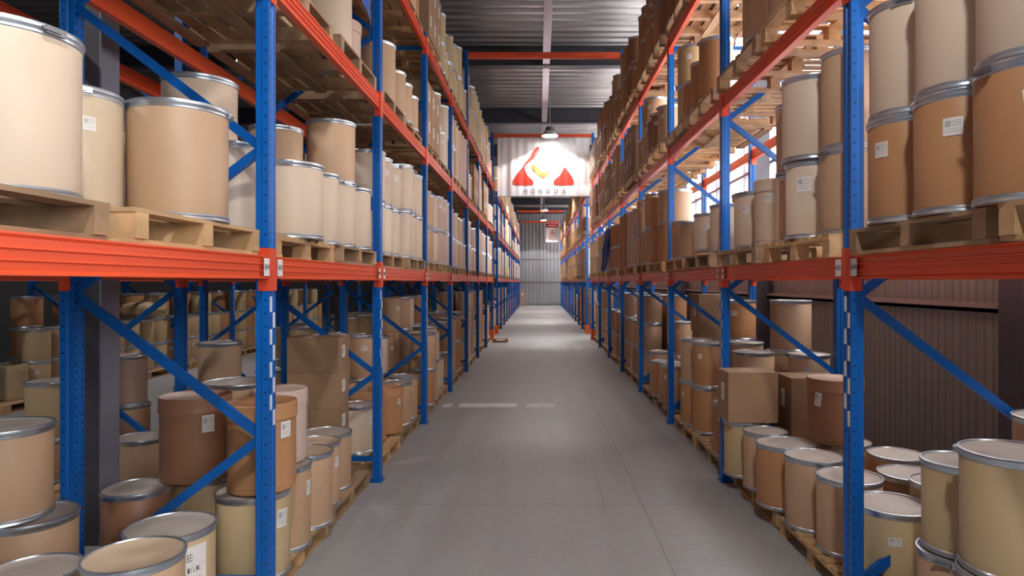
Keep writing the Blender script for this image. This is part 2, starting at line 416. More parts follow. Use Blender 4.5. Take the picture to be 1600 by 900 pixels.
def rack(side, xf, sgn, phase):
    for n, y in enumerate(NEAR):
        i = n-1
        if i < 0: 
            h = H_STD
        h = H_PORT if i in (4, 7) else H_STD
        lab = 'blue upright frame, %s from the camera, in the %s rack' % (ORD[n], side)
        if h == H_PORT: lab = 'tall blue portal upright, %s from the camera, %s rack' % (ORD[n], side)
        fr_ = frame(xf, sgn, y, h, phase, lab, tags=(8 if 0 <= i <= 3 else 0))
    for n, y in enumerate(FAR):
        h = H_PORT if n in (8, 11) else H_STD
        lab = 'distant blue upright frame, %s after the cross aisle, %s rack' % (ORD[n], side)
        frame(xf, sgn, y, h, phase, lab)
    for g, (y, nm) in enumerate(((NEAR[-1], 'near'), (FAR[0], 'far'))):
        o = put('post_guard', ME_GUARD, None, (xf+sgn*.05, y+.05, .009), 0 if sgn > 0 else PI)
        tag(o, 'orange steel guard round the %s rack post on the %s side of the cross aisle' % (side, nm), 'post guard', 'orange post guards')
    for run, ys in (('near', NEAR), ('far', FAR)):
        for n in range(len(ys)-1):
            for lv in (1,2,3):
                for rear in (0,1):
                    bay = 'bay %s from the camera' % ORD[n] if run == 'near' else '%s bay past cross aisle' % ORD[n]
                    if run == 'near': bay = '%s bay from the camera' % ORD[n]
                    x = xf if not rear else xf+sgn*(DEP-.0)
                    sg = sgn if not rear else -sgn
                    lab = 'orange %s beam of the %s, %s rack, %s' % ('rear' if rear else 'front', LVN[lv], side, bay)
                    tx = None
                    if lv == 1 and not rear and run == 'near' and n < 6:
                        L = 'A' if side == 'right' else 'B'
                        num = 3+n
                        tx = ('%s%02d' % (L, num+1-0), '%s%02d' % (L, num+1)) if n < 4 else ('', '')
                    beam(x, sg, ys[n]+.10, ys[n+1], LV[lv], lab, 'orange shelf beams, %s rack' % side, detail=(run == 'near'), texts=tx)
rack('left', XL, -1, 0)
rack('right', XR, 1, 1)
# portal beams tying the two racks above the aisle
for y, nm in ((NEAR[5], 'nearest red tie beam spanning the aisle under the roof'), (NEAR[8], 'red tie beam above the white hanging banner'),
              (FAR[8], 'distant red tie beam beyond the banner, the nearer of two'), (FAR[11], 'farthest red tie beam, above the letter A sign')):
    m = MB().prism([(y+.02,6.80),(y+.07,6.80),(y+.07,6.94),(y+.02,6.94),(y+.02,6.92),(y+.012,6.90),(y+.012,6.84),(y+.02,6.82)], 'x', XL+.002, XR-.002)
    tag(m.build('tie_beam', M_RED), nm, 'tie beam', 'red tie beams over the aisle')

# ---------------------------------------------------------------- drums
SEG = 40
_dm = {}
def drum_parts(d, h, col, kind):
    """kind: ring = steel lever ring and rims, fibre = plain telescoping lid"""
    key = (round(d,3), round(h,3), col, kind)
    if key in _dm: return _dm[key]
    r = d/2; P = {}
    if kind == 'ring':
        P['body'] = MB().lathe([(0,.004),(r-.012,.004),(r-.008,.02),(r-.006,h-.04),(r-.012,h-.03),(0,h-.03)], SEG).mesh('body', KRAFT[col], True)
        P['bottom_rim'] = MB().lathe([(r-.016,0),(r-.002,0),(r,.006),(r-.003,.016),(r-.001,.022),(r-.006,.03),(r-.006,.002)], SEG).mesh('bottom_rim', M_STEEL, True)
        P['locking_ring'] = MB().lathe([(r-.006,h-.040),(r-.003,h-.036),(r-.003,h-.026),(r+.001,h-.020),(r+.003,h-.010),(r+.001,h-.002),(r-.004,h),(r-.009,h-.001),(r-.012,h-.008)], SEG).mesh('locking_ring', M_STEEL, True)
        P['lid'] = MB().lathe([(r-.010,h-.03),(r-.010,h-.006),(r-.018,h-.011),(r*.55,h-.009),(r*.5,h-.007),(0,h-.006)], SEG).mesh('lid', M_LID, True)
    elif kind == 'kraftlid':
        P['body'] = MB().lathe([(0,.004),(r-.012,.004),(r-.008,.02),(r-.006,h-.04),(r-.012,h-.03),(0,h-.03)], SEG).mesh('body', KRAFT[col], True)
        P['bottom_rim'] = MB().lathe([(r-.016,0),(r-.002,0),(r,.006),(r-.003,.016),(r-.001,.022),(r-.006,.03),(r-.006,.002)], SEG).mesh('bottom_rim', M_STEEL, True)
        P['locking_ring'] = MB().lathe([(r-.006,h-.040),(r-.003,h-.036),(r-.003,h-.026),(r+.001,h-.020),(r+.003,h-.010),(r+.001,h-.002),(r-.004,h),(r-.009,h-.001),(r-.012,h-.008)], SEG).mesh('locking_ring', M_STEEL, True)
        P['lid'] = MB().lathe([(r-.010,h-.03),(r-.010,h-.006),(r-.018,h-.011),(r*.3,h-.009),(r*.25,h-.005),(0,h-.005)], SEG).mesh('lid', M_LIDK, True)
    else:
        P['body'] = MB().lathe([(0,0),(r-.02,0),(r-.010,.01),(r-.010,h*.08),(r-.006,h*.085),(r-.010,h*.09),(r-.010,h-.02),(0,h-.02)], SEG).mesh('body', KRAFT[col], True)
        P['lid'] = MB().lathe([(r-.009,h-.10),(r-.002,h-.10),(r-.001,h-.085),(r-.003,h-.08),(r-.002,h-.008),(r-.008,h-.001),(r-.02,h-.006),(0,h-.006)], SEG).mesh('lid', KRAFT[col], True)
    _dm[key] = P; return P
_lm = {}
def sticker(d, wd=.075, ht=.09, tilt=0, big=False):
    key = (round(d,3), wd, ht, tilt, big)
    if key in _lm: return _lm[key]
    r = d/2-.0045; m = MB(); n = 6; c, s = math.cos(tilt), math.sin(tilt); vs = []
    rows = 4
    for i in range(n+1):
        for j in range(rows+1):
            u = (i/n-.5)*wd; v = (j/rows-.5)*ht
            uu = u*c-v*s; vv = u*s+v*c; a = uu/r
            vs.append((r*math.cos(a), r*math.sin(a), vv))
    m.poly(vs, [(i*(rows+1)+j, (i+1)*(rows+1)+j, (i+1)*(rows+1)+j+1, i*(rows+1)+j+1) for i in range(n) for j in range(rows)])
    # printed block and lines
    def blk(u0, u1, v0, v1):
        q = []
        for i in range(4):
            for (v) in (v0, v1):
                u = u0+(u1-u0)*i/3; uu = u*c-v*s; vv = u*s+v*c; a = uu/r
                q.append(((r+.0008)*math.cos(a), (r+.0008)*math.sin(a), vv))
        m.poly(q, [(2*i, 2*i+2, 2*i+3, 2*i+1) for i in range(3)], 1)
    if not big:
        blk(-wd*.4, -wd*.1, 0, ht*.35)
        for k in range(3): blk(-wd*.05, wd*.4, ht*(.3-.13*k), ht*(.34-.13*k))
        for k in range(2): blk(-wd*.4, wd*.4, ht*(-.15-.14*k), ht*(-.12-.14*k))
    else:
        rr = random.Random(3)
        for gx in (-.25, .0):      # two handwritten characters
            for k in range(3): blk(wd*(gx-.08), wd*(gx+.1), ht*(.2+.06*k), ht*(.212+.06*k))
            for k in range(2): blk(wd*(gx-.03+.06*k), wd*(gx-.018+.06*k), ht*.17, ht*.36)
        for row in (-.05, -.28):   # handwritten number rows
            u = -.33
            while u < .3:
                blk(wd*u, wd*(u+.012), ht*row, ht*(row+.11))
                if rr.random() > .4: blk(wd*u, wd*(u+.05), ht*(row+rr.choice((0,.1))), ht*(row+.012+rr.choice((0,.09))))
                u += .075
    _lm[key] = m.mesh('paper_label', [M_PAPER, M_INK if big else M_PRINT], True); return _lm[key]
DR = []   # every drum placed
BX = []
def ok(x, y, z, d, h):
    for o in DR:
        if o['z'] < z+h-.02 and z < o['z']+o['h']-.02:
            if (o['x']-x)**2+(o['y']-y)**2 < ((o['d']+d)/2-.006)**2: return False
    for b in BX:
        if b['z'] < z+h-.02 and z < b['z']+b['s'][2]-.02:
            if abs(b['x']-x) < b['s'][0]/2+d/2 and abs(b['y']-y) < b['s'][1]/2+d/2: return False
    return True
def D(x, y, z, d, h, col='tan', kind='ring', lab=None, st=None, rz=None, side='left', lv=0, extra=None, force=True):
    if not force and not ok(x, y, z, d, h): return False
    DR.append(dict(x=x, y=y, z=z, d=d, h=h, col=col, kind=kind, lab=lab, st=st, rz=rz, side=side, lv=lv, extra=extra))
    return True
def B(x, y, z, s, side='left', lv=0, dark=False, lab=None, rz=0):
    BX.append(dict(x=x, y=y, z=z, s=s, side=side, lv=lv, dark=dark, lab=lab, rz=rz)); return True
G0 = PH+.002; G1 = LV[1]+PH+.002; G2 = LV[2]+PH+.002; G3 = LV[3]+PH+.002
# --- measured stock, left rack, lower shelf
D(-1.88, 2.30, G1, .46, .585, 'pale tan', side='left', lv=1, st=None)
D(-2.02, 3.02, G1, .42, .55, 'yellowish', side='left', lv=1, extra='wrap', st=(0,.12,.05,.06))
D(-1.775, 3.16-.005, G1, .455, .555, 'tan', side='left', lv=1, st=(-2.3,.16,.02,.03))if False else D(-1.765, 3.20, G1, .455, .555, 'tan', side='left', lv=1)
DR[1]['x'], DR[1]['y'] = -2.10, 2.92
D(-2.3, 2.45, G1, .42, .55, 'tan', side='left', lv=1)
D(-2.25, 3.36, G1, .4, .5, 'tan', side='left', lv=1)
D(-1.89, 3.98+.08, G1, .40, .55, 'pale tan', side='left', lv=1, extra='wrap') 
D(-2.32, 4.30, G1, .42, .55, 'pale tan', side='left', lv=1)
D(-2.22, 4.28, G1+.55, .46, .47, 'pale tan', side='left', lv=1, st=None)
D(-1.71, 4.50, G1, .44, .515, 'pale tan', side='left', lv=1, extra='latch')
D(-2.2, 4.8, G1, .42, .53, 'pinkish', side='left', lv=1)
D(-2.17, 5.25, G1, .42, .53, 'tan', side='left', lv=1)
D(-2.13, 5.3, G1+.53, .42, .42, 'tan', side='left', lv=1)
D(-1.75, 5.12, G1, .36, .55, 'pale tan', side='left', lv=1)
D(-1.75, 5.52, G1, .40, .55, 'pale tan', side='left', lv=1)
D(-1.82, 5.72, G1+.55, .42, .55, 'tan', side='left', lv=1, extra='strap')
D(-1.73, 5.94, G1, .40, .55, 'pale tan', side='left', lv=1)
D(-2.2, 5.9, G1, .42, .55, 'tan', side='left', lv=1)
D(-1.93, 6.13, G1+.55, .36, .54, 'pinkish', side='left', lv=1) 
# --- left rack, floor
D(-2.64, 3.38, G0, .44, .60, 'tan', side='left'); D(-2.745, 3.34, G0+.60, .44, .47, 'tan', side='left')
D(-2.22, 2.86, G0, .38, .54, 'tan', side='left')
D(-2.50, 4.06, G0, .39, .53, 'brown', side='left')
D(-1.79, 2.89, G0, .41, .60, 'tan', 'kraftlid', side='left')
D(-1.94, 3.44, G0, .44, .52, 'yellowish', side='left', st=(-.68,.02,.20,.24,'big'))
D(-2.24, 4.40, G0, .44, .52, 'yellowish', side='left', st=(-.95-PI/2*0-.95,.1,.07,.07))
D(-2.26, 4.30, G0+.52, .44, .54, 'brown', 'fibre', side='left', st=(-.75,.0,.075,.11))
D(-1.77, 4.05, G0, .44, .52, 'yellowish', side='left', st=(-.3,.12,.09,.11))
D(-1.73, 4.08, G0+.52, .42, .54, 'orange-brown', 'fibre', side='left', st=(-.45,.05,.075,.10))
D(-2.18, 4.85, G0, .42, .53, 'tan', side='left'); D(-2.2, 4.76, G0+.53, .45, .55, 'tan', side='left')
D(-1.76, 4.475, G0, .39, .56, 'tan', side='left', st=(-.1,.2,.06,.1)); D(-1.80, 4.55, G0+.56, .36, .50, 'pinkish', 'fibre', side='left', extra='wrap')
D(-1.745, 4.885, G0, .40, .54, 'tan', 'kraftlid', side='left')
D(-1.82, 5.31, G0, .40, .51, 'tan', 'kraftlid', side='left', st=(-.2,.2,.06,.08))
D(-1.86, 5.74, G0, .42, .49, 'tan', side='left')
D(-2.2, 5.4, G0, .34, .5, 'tan', side='left'); D(-2.45, 5.75, G0, .40, .5, 'orange-brown', side='left')
for k in range(4): B(-2.07, 6.135, G0+.3235*k, (.48,.32,.3225), 'left', 0)
# rear part of bay 1, floor
D(-1.93, 6.98, G0, .40, .50, 'pale tan', side='left', st=(-.6,.0,.05,.07))
D(-2.35, 6.78, G0, .42, .50, 'brown', side='left'); D(-2.40, 7.2, G0, .42, .50, 'orange-brown', side='left')
D(-1.96, 7.42, G0, .44, .52, 'orange-brown', 'fibre', side='left'); D(-1.84, 7.86, G0, .42, .54, 'orange-brown', 'fibre', side='left', st=(-.5,-.1,.05,.07))
D(-2.36, 7.66, G0, .42, .66, 'tan', side='left', st=(-.8,.2,.07,.07)); D(-2.42, 7.62, G0+.66, .42, .54, 'tan', side='left', st=(-1.0,.12,.07,.05))
D(-1.80, 8.28, G0, .38, .54, 'tan', side='left'); D(-1.80, 8.68, G0, .38, .56, 'tan', side='left', st=(-.9,.15,.07,.06))
D(-2.28, 8.15, G0, .40, .6, 'tan', side='left'); D(-2.26, 8.12, G0+.6, .44, .55, 'tan', side='left', st=(-.9,.1,.08,.06))
D(-2.25, 8.62, G0, .42, .6, 'tan', side='left'); D(-2.2, 8.6, G0+.6, .42, .50, 'pale tan', side='left')
# bay 2, floor
D(-1.72, 9.62, G0, .38, .52, 'orange-brown', side='left', st=(-1.2,.2,.05,.05)); D(-1.70, 9.62, G0+.52, .38, .54, 'tan', side='left')
D(-1.74, 10.05, G0, .38, .6, 'tan', side='left'); D(-1.76, 10.07, G0+.6, .38, .52, 'tan', side='left')
# --- left rack, middle shelf (bay 0)
D(-1.80, 5.55, G2, .42, .56, 'pale tan', side='left', lv=2); D(-1.82, 5.99, G2, .38, .42, 'pinkish', 'fibre', side='left', lv=2)
D(-2.2, 5.9, G2, .38, .54, 'tan', side='left', lv=2)
D(-1.85, 4.45, G2+.28, .46, .56, 'tan', side='left', lv=2)
# middle shelf bay 1
D(-1.80, 7.20, G2, .44, .66, 'tan', side='left', lv=2); D(-2.25, 7.35, G2, .42, .62, 'yellowish', side='left', lv=2, st=(-1.0,.2,.07,.06))
D(-1.74, 7.66, G2, .36, .5, 'tan', side='left', lv=2); D(-1.74, 8.06, G2, .36, .48, 'tan', side='left', lv=2); D(-1.74, 8.46, G2, .36, .44, 'tan', side='left', lv=2)
D(-2.22, 7.8, G2, .42, .62, 'tan', side='left', lv=2)
# --- right rack, lower shelf
for k, y in enumerate((2.04, 2.46, 2.87, 3.28)):
    D(1.87, y, G1, .405, .52, 'orange-brown', side='right', lv=1, st=[None,(2.75,.08,.075,.075,.15),(2.72,.1,.065,.07,.3),(3.25,.05,.03,.06)][k] and ([0,-2.2,-2.35,-2.8][k], .10, .075, .075))
    D(1.87, y-.01, G1+.52, .40, .56, 'pale tan', side='right', lv=1)
for y in (2.5, 2.95): D(2.35, y, G1, .42, .52, 'tan', side='right', lv=1); D(2.35, y, G1+.52, .42, .56, 'tan', side='right', lv=1)
D(1.95, 4.05, G1, .40, .52, 'tan', side='right', lv=1); D(1.95, 4.05, G1+.52, .38, .60, 'tan', side='right', lv=1)
D(1.88, 4.47, G1, .37, .52, 'pale tan', side='right', lv=1, st=(-2.3,.16,.1,.1)); D(1.87, 4.455, G1+.52, .41, .56, 'pale tan', side='right', lv=1)
D(1.97, 4.86, G1, .36, .50, 'tan', side='right', lv=1); D(1.96, 4.86, G1+.50, .38, .52, 'tan', side='right', lv=1, st=(-2.6,.15,.08,.08))
D(1.98, 5.36, G1, .42, .54, 'pale tan', 'fibre', side='right', lv=1, st=(-2.3,.15,.07,.07)); D(1.95, 5.82, G1, .42, .50, 'pale tan', side='right', lv=1, st=(-2.4,.15,.07,.07))
D(2.4, 5.7, G1, .38, .5, 'tan', side='right', lv=1)
D(1.99, 6.72, G1, .46, .50, 'pale tan', side='right', lv=1); D(1.99, 7.42, G1+.05, .46, .43, 'pale tan', side='right', lv=1, st=(-2.2,.1,.07,.07))
D(2.45, 7.5, G1, .46, .72, 'tan', 'ring', side='right', lv=1, st=(-2.1,.18,.07,.06)); D(2.52, 6.98, G1, .42, .75, 'pale tan', 'fibre', side='right', lv=1)
D(1.92, 8.05, G1, .38, .44, 'tan', side='right', lv=1); D(1.92, 8.55, G1, .38, .5, 'tan', side='right', lv=1)
D(2.0, 9.6, G1, .5, .55, 'orange-brown', 'fibre', side='right', lv=1); D(2.0, 9.6, G1+.55, .5, .5, 'tan', side='right', lv=1)
# middle shelf right
D(2.12, 5.9, G2, .55, .72, 'tan', side='right', lv=2)
D(1.96, 8.25, G2, .42, .50, 'yellowish', side='right', lv=2, st=(-2.1,.15,.07,.06)); D(1.96, 8.25, G2+.5, .42, .50, 'yellowish', side='right', lv=2, st=(-2.1,.12,.07,.06))
for k, y in enumerate((7.08, 7.47, 7.85)): D(1.92, y, G2, .37, [.66,.54,.44][k], 'orange-brown', side='right', lv=2)
# --- right rack, floor
D(2.00, 5.30, G0, .46, .50, 'orange-brown', side='right')
D(2.04, 4.84, G0, .42, .52, 'tan', side='right', st=(-1.75,.16,.05,.06))
D(2.09, 4.40, G0, .42, .50, 'tan', side='right')
D(2.13, 3.935, G0, .45, .47, 'yellowish', side='right', st=(-2.0,.14,.07,.05), extra='latch')
D(1.99, 5.74, G0, .38, .50, 'tan', side='right')
D(1.93, 6.14, G0, .38, .51, 'yellowish', side='right')
B(1.955, 6.13, G0+.515, (.46,.36,.46), 'right', 0, lab='square brown carton standing on drums just right of the aisle, top of its stack')
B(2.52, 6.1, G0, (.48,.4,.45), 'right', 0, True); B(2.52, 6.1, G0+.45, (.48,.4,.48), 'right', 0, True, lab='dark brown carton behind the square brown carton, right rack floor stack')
D(2.50, 5.36, G0, .42, .50, 'tan', side='right'); D(2.42, 5.34, G0+.50, .44, .52, 'brown', 'fibre', side='right', st=(-2.6,.0,.06,.11))
D(2.72, 4.96, G0, .42, .50, 'orange-brown', side='right'); D(2.53, 4.46, G0, .40, .50, 'brown', side='right'); D(2.90, 4.44, G0, .34, .50, 'tan', side='right')
D(2.18, 3.36, G0, .42, .42, 'tan', side='right'); D(2.19, 3.38, G0+.42, .38, .46, 'yellowish', side='right')
D(2.12, 2.92, G0, .44, .50, 'tan', side='right'); D(2.15, 2.95, G0+.50, .44, .54, 'yellowish', side='right', st=None)
D(2.72, 3.48, G0, .42, .5, 'tan', side='right'); D(2.80, 3.85, G0, .1, .1, 'tan') if False else None
D(2.78, 3.49, G0+.5, .42, .58, 'tan', side='right')
# bay 1 floor right
D(2.0, 6.80, G0, .36, .56, 'orange-brown', side='right', st=(-2.5,.12,.05,.07))
D(2.42, 6.82, G0, .42, .52, 'tan', side='right'); D(2.30, 7.0, G0+.56, .44, .50, 'tan', side='right', lab=None)
DR[-1]['z'] = G0+.56; DR[-2]['h'] = .56
D(2.86, 6.78, G0, .40, .56, 'tan', side='right'); D(2.80, 6.78, G0+.56, .42, .50, 'tan', side='right', st=(-2.0,.1,.08,.06))
D(2.78, 7.28, G0, .44, .54, 'tan', side='right'); D(2.76, 7.27, G0+.54, .44, .50, 'tan', side='right', st=(-1.95,.1,.08,.06)); D(2.80, 7.26, G0+1.04, .44, .56, 'tan', side='right')
D(2.06, 7.88, G0, .42, .55, 'orange-brown', side='right'); D(2.06, 7.88, G0+.55, .42, .53, 'orange-brown', side='right', st=(-2.4,.1,.05,.06))
D(2.0, 8.31, G0, .40, .55, 'orange-brown', side='right', st=(-2.8,.1,.05,.06)); D(2.0, 8.31, G0+.55, .40, .53, 'tan', side='right')
D(2.5, 7.86, G0, .42, .55, 'tan', side='right'); D(2.5, 7.9, G0+.55, .42, .53, 'tan', side='right')
D(2.48, 8.33, G0, .42, .55, 'tan', side='right'); D(2.48, 8.35, G0+.55, .42, .52, 'tan', side='right'); D(2.66, 8.34, G0+1.07, .42, .50, 'orange-brown', side='right', st=(-2.2,.1,.08,.06)) 
DR[-1]['x'] = 2.56
# bay 2 floor right
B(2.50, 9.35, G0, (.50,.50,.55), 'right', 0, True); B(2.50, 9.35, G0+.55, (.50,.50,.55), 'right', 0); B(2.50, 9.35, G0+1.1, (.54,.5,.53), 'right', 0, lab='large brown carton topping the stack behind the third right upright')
D(1.98, 9.35, G0, .42, .62, 'orange-brown', side='right', st=(-2.7,.1,.06,.07)); D(2.0, 9.85, G0, .40, .60, 'tan', side='right'); D(1.96, 10.35, G0, .37, .56, 'orange-brown', side='right')
D(2.05, 10.85, G0, .42, .66, 'tan', side='right'); D(1.94, 11.2, G0, .3, .3, 'tan') if False else None

# --- the remaining bays: pallets filled row by row
WTS = {('left',0): ['tan','tan','orange-brown','pale tan','tan','yellowish'], ('left',1): ['pale tan','pale tan','tan','pinkish'],
       ('left',2): ['tan','pale tan','yellowish','tan','pinkish'], ('left',3): ['yellowish','tan','tan','orange-brown'],
       ('right',0): ['tan','orange-brown','tan','tan'], ('right',1): ['tan','pale tan','orange-brown','tan'],
       ('right',2): ['orange-brown','tan','brown','tan'], ('right',3): ['orange-brown','brown','orange-brown','tan']}
PAL = []
def all_bays():
    for run, ys in ((0, NEAR), (1, FAR)):
        for n in range(len(ys)-1): yield run, n, ys[n]+.10, ys[n+1]
def fill(side, xf, sgn, over):
    for run, n, ya, yb in all_bays():
        for lv in range(4):
            base = LV[lv]
            for pk in range(2):
                c = ya + (yb-ya)*(.255 if pk == 0 else .745)
                if R.random() < .03 and run == 1: continue
                ov = (over if lv else 0.0) + R.uniform(-.02, .03)
                px = xf + sgn*(DEP/2 - ov + (.0 if lv else .0))
                turn = R.random() < .4
                PAL.append(dict(x=px, y=c, z=base, side=side, lv=lv, run=run, n=n, pk=pk, turn=turn, worn=R.random() < .5))
                manual = run == 0 and ((n <= 1 and lv <= 1) or (n == 2 and lv == 0) or (n == 2 and side == 'left' and lv == 2) or (n <= 1 and lv == 2) or (n == 2 and side == 'right' and lv >= 1 and lv < 3) or (n == 3 and lv == 0 and side == 'right'))
                cols = WTS[(side, lv)]
                zb = base+PH+.002
                if side == 'left' and run == 0 and (lv, n, pk) in ((2,3,0),(3,3,0),(2,5,1)) or side == 'right' and (run, lv, n) in ((0,3,7),) or R.random() < .05 and not manual and n > 3:
                    # cartons stacked on the pallet
                    nh = 2; s = (.46, .37, .44)
                    for k in range(3):
                        for r_ in range(2):
                            for t in range(2): 
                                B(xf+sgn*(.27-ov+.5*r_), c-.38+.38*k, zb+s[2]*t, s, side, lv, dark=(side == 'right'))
                    continue
                d = R.choice((.36,.37,.38)); h0 = R.choice((.5,.52,.54,.56))
                tiers0 = 2
                if lv == 0: tiers0 = R.choice((2,2,3)) if n > 3 or run else 2
                if lv == 2: tiers0 = R.choice((1,2,2)) 
                if lv == 3: tiers0 = 2; h0 = R.choice((.50,.56,.62))
                pc = R.choice(cols); k0 = 'fibre' if R.random() < (.04 if lv == 1 else .12) else 'ring'
                if lv == 0 and tiers0 == 3: h0 = .52
                if lv == 2: h0 = min(h0, .54)
                for r_ in range(2 if (run == 0 and n < 6 and not (side == 'right' and lv in (1,2))) else 1):
                    if manual and (r_ == 0 or n == 0) and lv < 2: continue
                    if manual and lv == 2 and r_ == 0 and n == 2: continue
                    for k in range(3):
                        x = xf+sgn*(.045+d/2-ov+R.uniform(0,.03)+.44*r_+(.05 if lv==0 else 0)); y = c-.385+.385*k+R.uniform(-.005,.005)
                        nt_ = tiers0 - (1 if R.random() < .18 else 0)
                        if manual and lv == 0: nt_ = 1
                        if r_ == 1 and lv in (0,) : nt_ = min(3, nt_+ (R.random() < .4))
                        if nt_ == 3: h = .52
                        else: h = h0
                        cc = pc if R.random() < .6 else R.choice(cols)
                        if lv == 3 and side == 'left' and n in (3, 4) and run == 0: cc = 'yellowish'
                        st = (0, .12, .06, .06) if R.random() < .35 else None
                        for t in range(max(1, nt_)):
                            f = D(x+R.uniform(-.008,.008), y, zb+h*t, d, h, cc, k0, side=side, lv=lv, st=st if t == nt_-1 else None, force=not (run == 0 and n < 4))
                            if not f: break
fill('left', XL, -1, .04)
fill('right', XR, 1, .13)

# pallets: two patterns, each with deck, bearers and bottom boards
def pallet_meshes(m):
    W, L = 1.06, 1.12
    out = {}
    dk = MB(); nb = 7; bw = .115
    for i in range(nb):
        x = -W/2 + bw/2 + (W-bw)*i/(nb-1); dk.box((x-bw/2, -L/2, PH-.018), (x+bw/2, L/2, PH))
    out['A'] = [('deck', dk.mesh('deck', m), (0,0,0))]
    bearer = MB().box((-W/2, -.04, .02), (W/2, .04, PH-.018)).mesh('bearer', m)
    for y in (-L/2+.045, 0, L/2-.045): out['A'].append(('bearer', bearer, (0, y, 0)))
    bt = MB()
    for x in (-W/2+.06, 0, W/2-.06): bt.box((x-.05, -L/2, 0), (x+.05, L/2, .019))
    out['A'].append(('bottom_boards', bt.mesh('bottom_boards', m), (0,0,0)))
    dk = MB(); nb = 8; bw = .09
    for i in range(nb):
        y = -L/2 + bw/2 + (L-bw)*i/(nb-1); dk.box((-W/2, y-bw/2, PH-.017), (W/2, y+bw/2, PH))
    out['B'] = [('deck', dk.mesh('deck', m), (0,0,0))]
    br = MB(); br.box((-.05, -L/2, PH-.036), (.05, L/2, PH-.017))
    for y in (-L/2+.05, 0, L/2-.05): br.box((-.045, y-.05, .018), (.045, y+.05, PH-.036))
    brm = br.mesh('bearer', m)
    for x in (-W/2+.05, 0, W/2-.05): out['B'].append(('bearer', brm, (x, 0, 0)))
    bt = MB()
    for y in (-L/2+.05, 0, L/2-.05): bt.box((-W/2, y-.05, 0), (W/2, y+.05, .018))
    out['B'].append(('bottom_boards', bt.mesh('bottom_boards', m), (0,0,0)))
    for key in ('A', 'B'):
        j = MB()
        for nm, me, off in out[key]:
            j.poly([Vector(v.co)+Vector(off) for v in me.vertices], [tuple(p_.vertices) for p_ in me.polygons])
        out[key+'1'] = j.mesh('wooden_pallet', m)
    return out
PM = {False: pallet_meshes(M_WOOD), True: pallet_meshes(M_WOOD2)}
def bayname(run, n): return '%s bay' % ORD[n] if run == 0 else '%s bay past cross aisle' % ORD[n]
for p_ in PAL:
    t_ = 'B' if p_['turn'] else 'A'
    lab = '%s pallet, %s in %s, %s rack %s' % ('worn' if p_['worn'] else 'light', 'nearer one' if p_['pk'] == 0 else 'farther one', bayname(p_['run'], p_['n']), p_['side'], LVN[p_['lv']])
    loc = (p_['x'], p_['y'], p_['z']+.001)
    if p_['run'] == 0:
        r = empty('wooden_pallet', loc)
        for nm, me, off in PM[p_['worn']][t_]: put(nm, me, r, off)
    else: r = put('wooden_pallet', PM[p_['worn']][t_+'1'], None, loc)
    tag(r, lab, 'pallet', 'pallets on the %s, %s rack' % (LVN[p_['lv']], p_['side']))

# ---------------------------------------------------------------- second row of racks behind the left one
XB, XC = -4.65, -7.85
for n, y in enumerate([Y0+PITCH*i for i in range(-0, 7)]):
    frame(XB, 1, y, H_STD, 0, 'dark blue upright frame, %s along, in the rack behind the left rack' % ORD[n], group='uprights of the rack behind')
for n, y in enumerate([Y0+PITCH*i for i in range(1, 8)]):
    frame(XC, -1, y, H_STD, 0, 'blue upright frame, %s along, in the far rack of the next aisle' % ORD[n], tags=8, group='uprights across the next aisle')
for n in range(6):
    for lv in (1, 2):
        for x, sg, nm, f0 in ((XB, 1, 'front', 0), (XB+DEP, -1, 'rear', 0), ):
            y = Y0+PITCH*n
            beam(x, sg, y+.1, y+PITCH, LV[lv], 'orange %s beam, %s, %s bay of the rack behind the left rack' % (nm, LVN[lv], ORD[n]), 'beams of the rack behind', True)
        y = Y0+PITCH*(n+1)
        beam(XC, -1, y+.1, y+PITCH, LV[lv], 'orange front beam, %s, %s bay across the next aisle' % (LVN[lv], ORD[n]), 'beams across the next aisle', True)
D(-3.3, 5.42, G0, .40, .52, 'tan', side='behind'); 
D(-4.4, 7.0, G0, .42, .50, 'tan', side='behind'); D(-4.42, 7.0, G0+.50, .40, .52, 'pinkish', side='behind')
D(-3.42, 7.0, G0, .44, .62, 'tan', side='behind'); D(-3.42, 7.0, G0+.62, .44, .54, 'tan', side='behind')
D(-3.98, 7.6, G0, .5, .45, 'orange-brown', side='behind'); D(-4.35, 8.2, G0, .44, .5, 'brown', side='behind'); D(-4.2, 7.9, G0+.5, .46, .42, 'brown', 'fibre', side='behind') if False else None
D(-4.47, 6.0, G0, .42, .38, 'tan', side='behind'); D(-4.47, 6.0, G0+.38, .42, .52, 'yellowish', side='behind')
for k in range(8):
    y = 9.4+1.25*k
    for x in ((-3.85, -4.35) if k % 3 else (-3.85,)):
        D(x, y, G0, .42, .55, R.choice(['tan','yellowish','orange-brown']), side='behind')
        if R.random() < .5: D(x, y, G0+.55, .42, .52, R.choice(['tan','yellowish']), side='behind')
